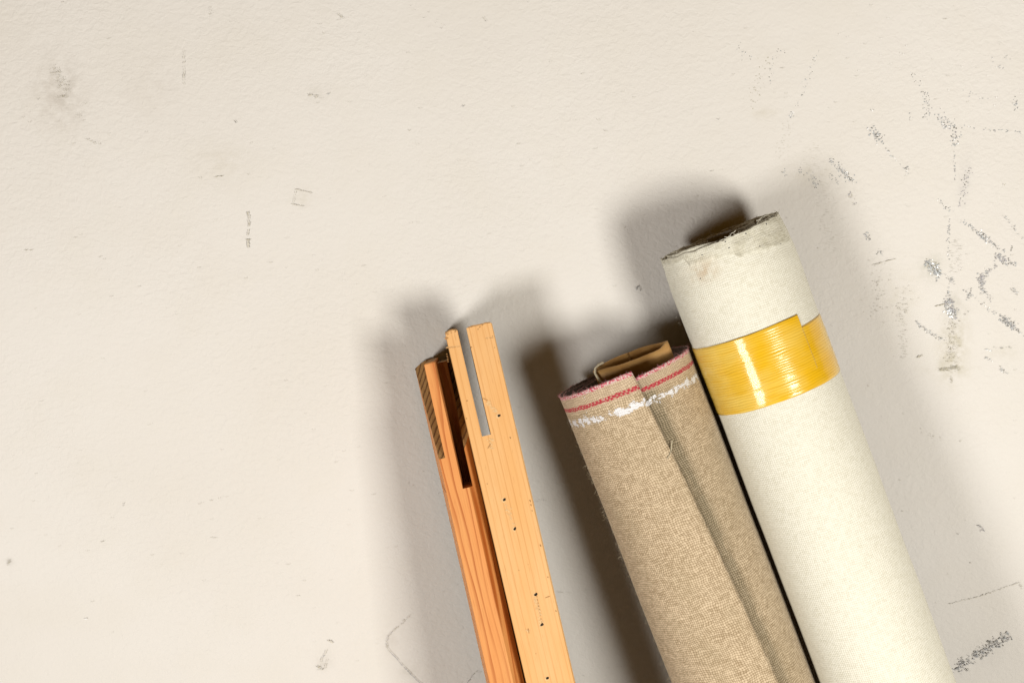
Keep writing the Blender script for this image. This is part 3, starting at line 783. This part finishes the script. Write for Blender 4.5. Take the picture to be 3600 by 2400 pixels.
grid_mesh("cloth", len(sr1), NC1, P_can, lambda i, j: (tau1(j) * (R1 - 8) * PX, sr1[i] * PX),
          {"hem": hemf, "across": lambda i, j: P_can(i, j).x * PX}, [MC, M_CAN_IN], RC, thick=6)
def can_edge():
    t = random.uniform(0, 6.2) if random.random() < .7 else random.uniform(6, 14)
    ph = PH1 - t; r = r_can(t, 0)
    return Vector((r * math.sin(ph), -r * math.cos(ph), h_can(t) - 2)), Vector((random.gauss(0, .8), random.gauss(0, .8), 1)).normalized()
M_FRAY = plain("white_fray", (.80, .77, .66), .9, 0, .3)
fringe(RC, "fringe", 120, can_edge, [M_FRAY], (3, 9), .5)
def can_fuzz():
    s = random.uniform(40, 290); ph = -random.uniform(1.3, 1.6); r = R1 + .5
    return Vector((r * math.sin(ph), -r * math.cos(ph), -s)), Vector((math.sin(ph), -.3 * math.cos(ph), random.gauss(0, 1.3))).normalized()
fringe(RC, "lint", 7, can_fuzz, [M_FRAY], (3, 8), .28)
bm = bmesh.new()                                           # frayed strands over the front of the cut edge
for (x0, z0, dx, dz) in ((-40, -8, 55, -2), (-20, -4, 40, 6), (-60, -14, 50, 3), (95, 4, 22, 6), (120, 10, 26, 2), (10, -6, 30, -8)):
    pts = []
    for q in range(6):
        x = x0 + dx * q / 5; rr = R1 + 4
        pts.append(Vector((x, -math.sqrt(max(0, rr * rr - x * x)), z0 + dz * q / 5 + random.gauss(0, 2) + 5)))
    tube(bm, pts, 1.0, 5)
from_bm("frayed_strand", bm, [M_FRAY], RC, True)
# paper label tucked between the layers at the top
bm = bmesh.new()
ps = [Vector((x, -120 + .0006 * (x) ** 2 - (5 if 1 else 0), z)) for z in (-90, 13) for x in (-58, -30, 0, 24)]
vv = [bm.verts.new(p * PX) for p in ps]
for i in range(3): bm.faces.new((vv[i], vv[i + 1], vv[5 + i], vv[4 + i]))
o = from_bm("paper_slip", bm, [plain("grey_paper", (.42, .37, .30), .8)], RC)
md = o.modifiers.new("thickness", 'SOLIDIFY'); md.thickness = 2 * PX

# ---- yellow tape: two overlapping turns
def tape(name, s_top, s_bot, ph_a, ph_b, lift, skew, label=None):
    nr, nc = 28, 220
    def fn(i, j):
        ph = ph_a + (ph_b - ph_a) * j / (nc - 1)
        s0 = s_top(ph); s1 = s_bot(ph); s = s0 + (s1 - s0) * i / (nr - 1)
        t = (PH1 - ph) % (2 * math.pi)
        r = r_can(t, s) + lift + 1.0 * mnoise.noise(Vector((ph * 2, s * .05, 3))) + .35 * mnoise.noise(Vector((ph * .8, s * .5, 6)))
        if i in (0, nr - 1): r -= .8
        return Vector((r * math.sin(ph), -r * math.cos(ph), -s))
    def uvf(i, j):
        ph = ph_a + (ph_b - ph_a) * j / (nc - 1); s0 = s_top(ph); s1 = s_bot(ph)
        return (ph * R1 * PX, (s0 + (s1 - s0) * i / (nr - 1)) * PX)
    o = grid_mesh(name, nr, nc, fn, uvf, {"across": lambda i, j: fn(i, j).x * PX}, [MT, MT], RC, thick=-1.2)
    if label: o['label'] = label
    return o
edge = lambda ph, a: a + 1.2 * mnoise.noise(Vector((ph * 4, a * .01, 2)))
tape("tape_band", lambda ph: edge(ph, 357 - 4 * math.sin(ph)), lambda ph: edge(ph, 553), -math.pi + .02, math.pi - .02, 2.2, 0, "lower turn of the yellow tape, running under the cut end")
ENDP = math.asin(118 / 217)
tape("tape_band", lambda ph: edge(ph, 314 - 2 * math.sin(ph)), lambda ph: edge(ph, 500), -math.pi + .05, ENDP, 2.75, 0, "upper turn of the yellow tape, ending in a straight cut")
bpy.context.view_layer.update()
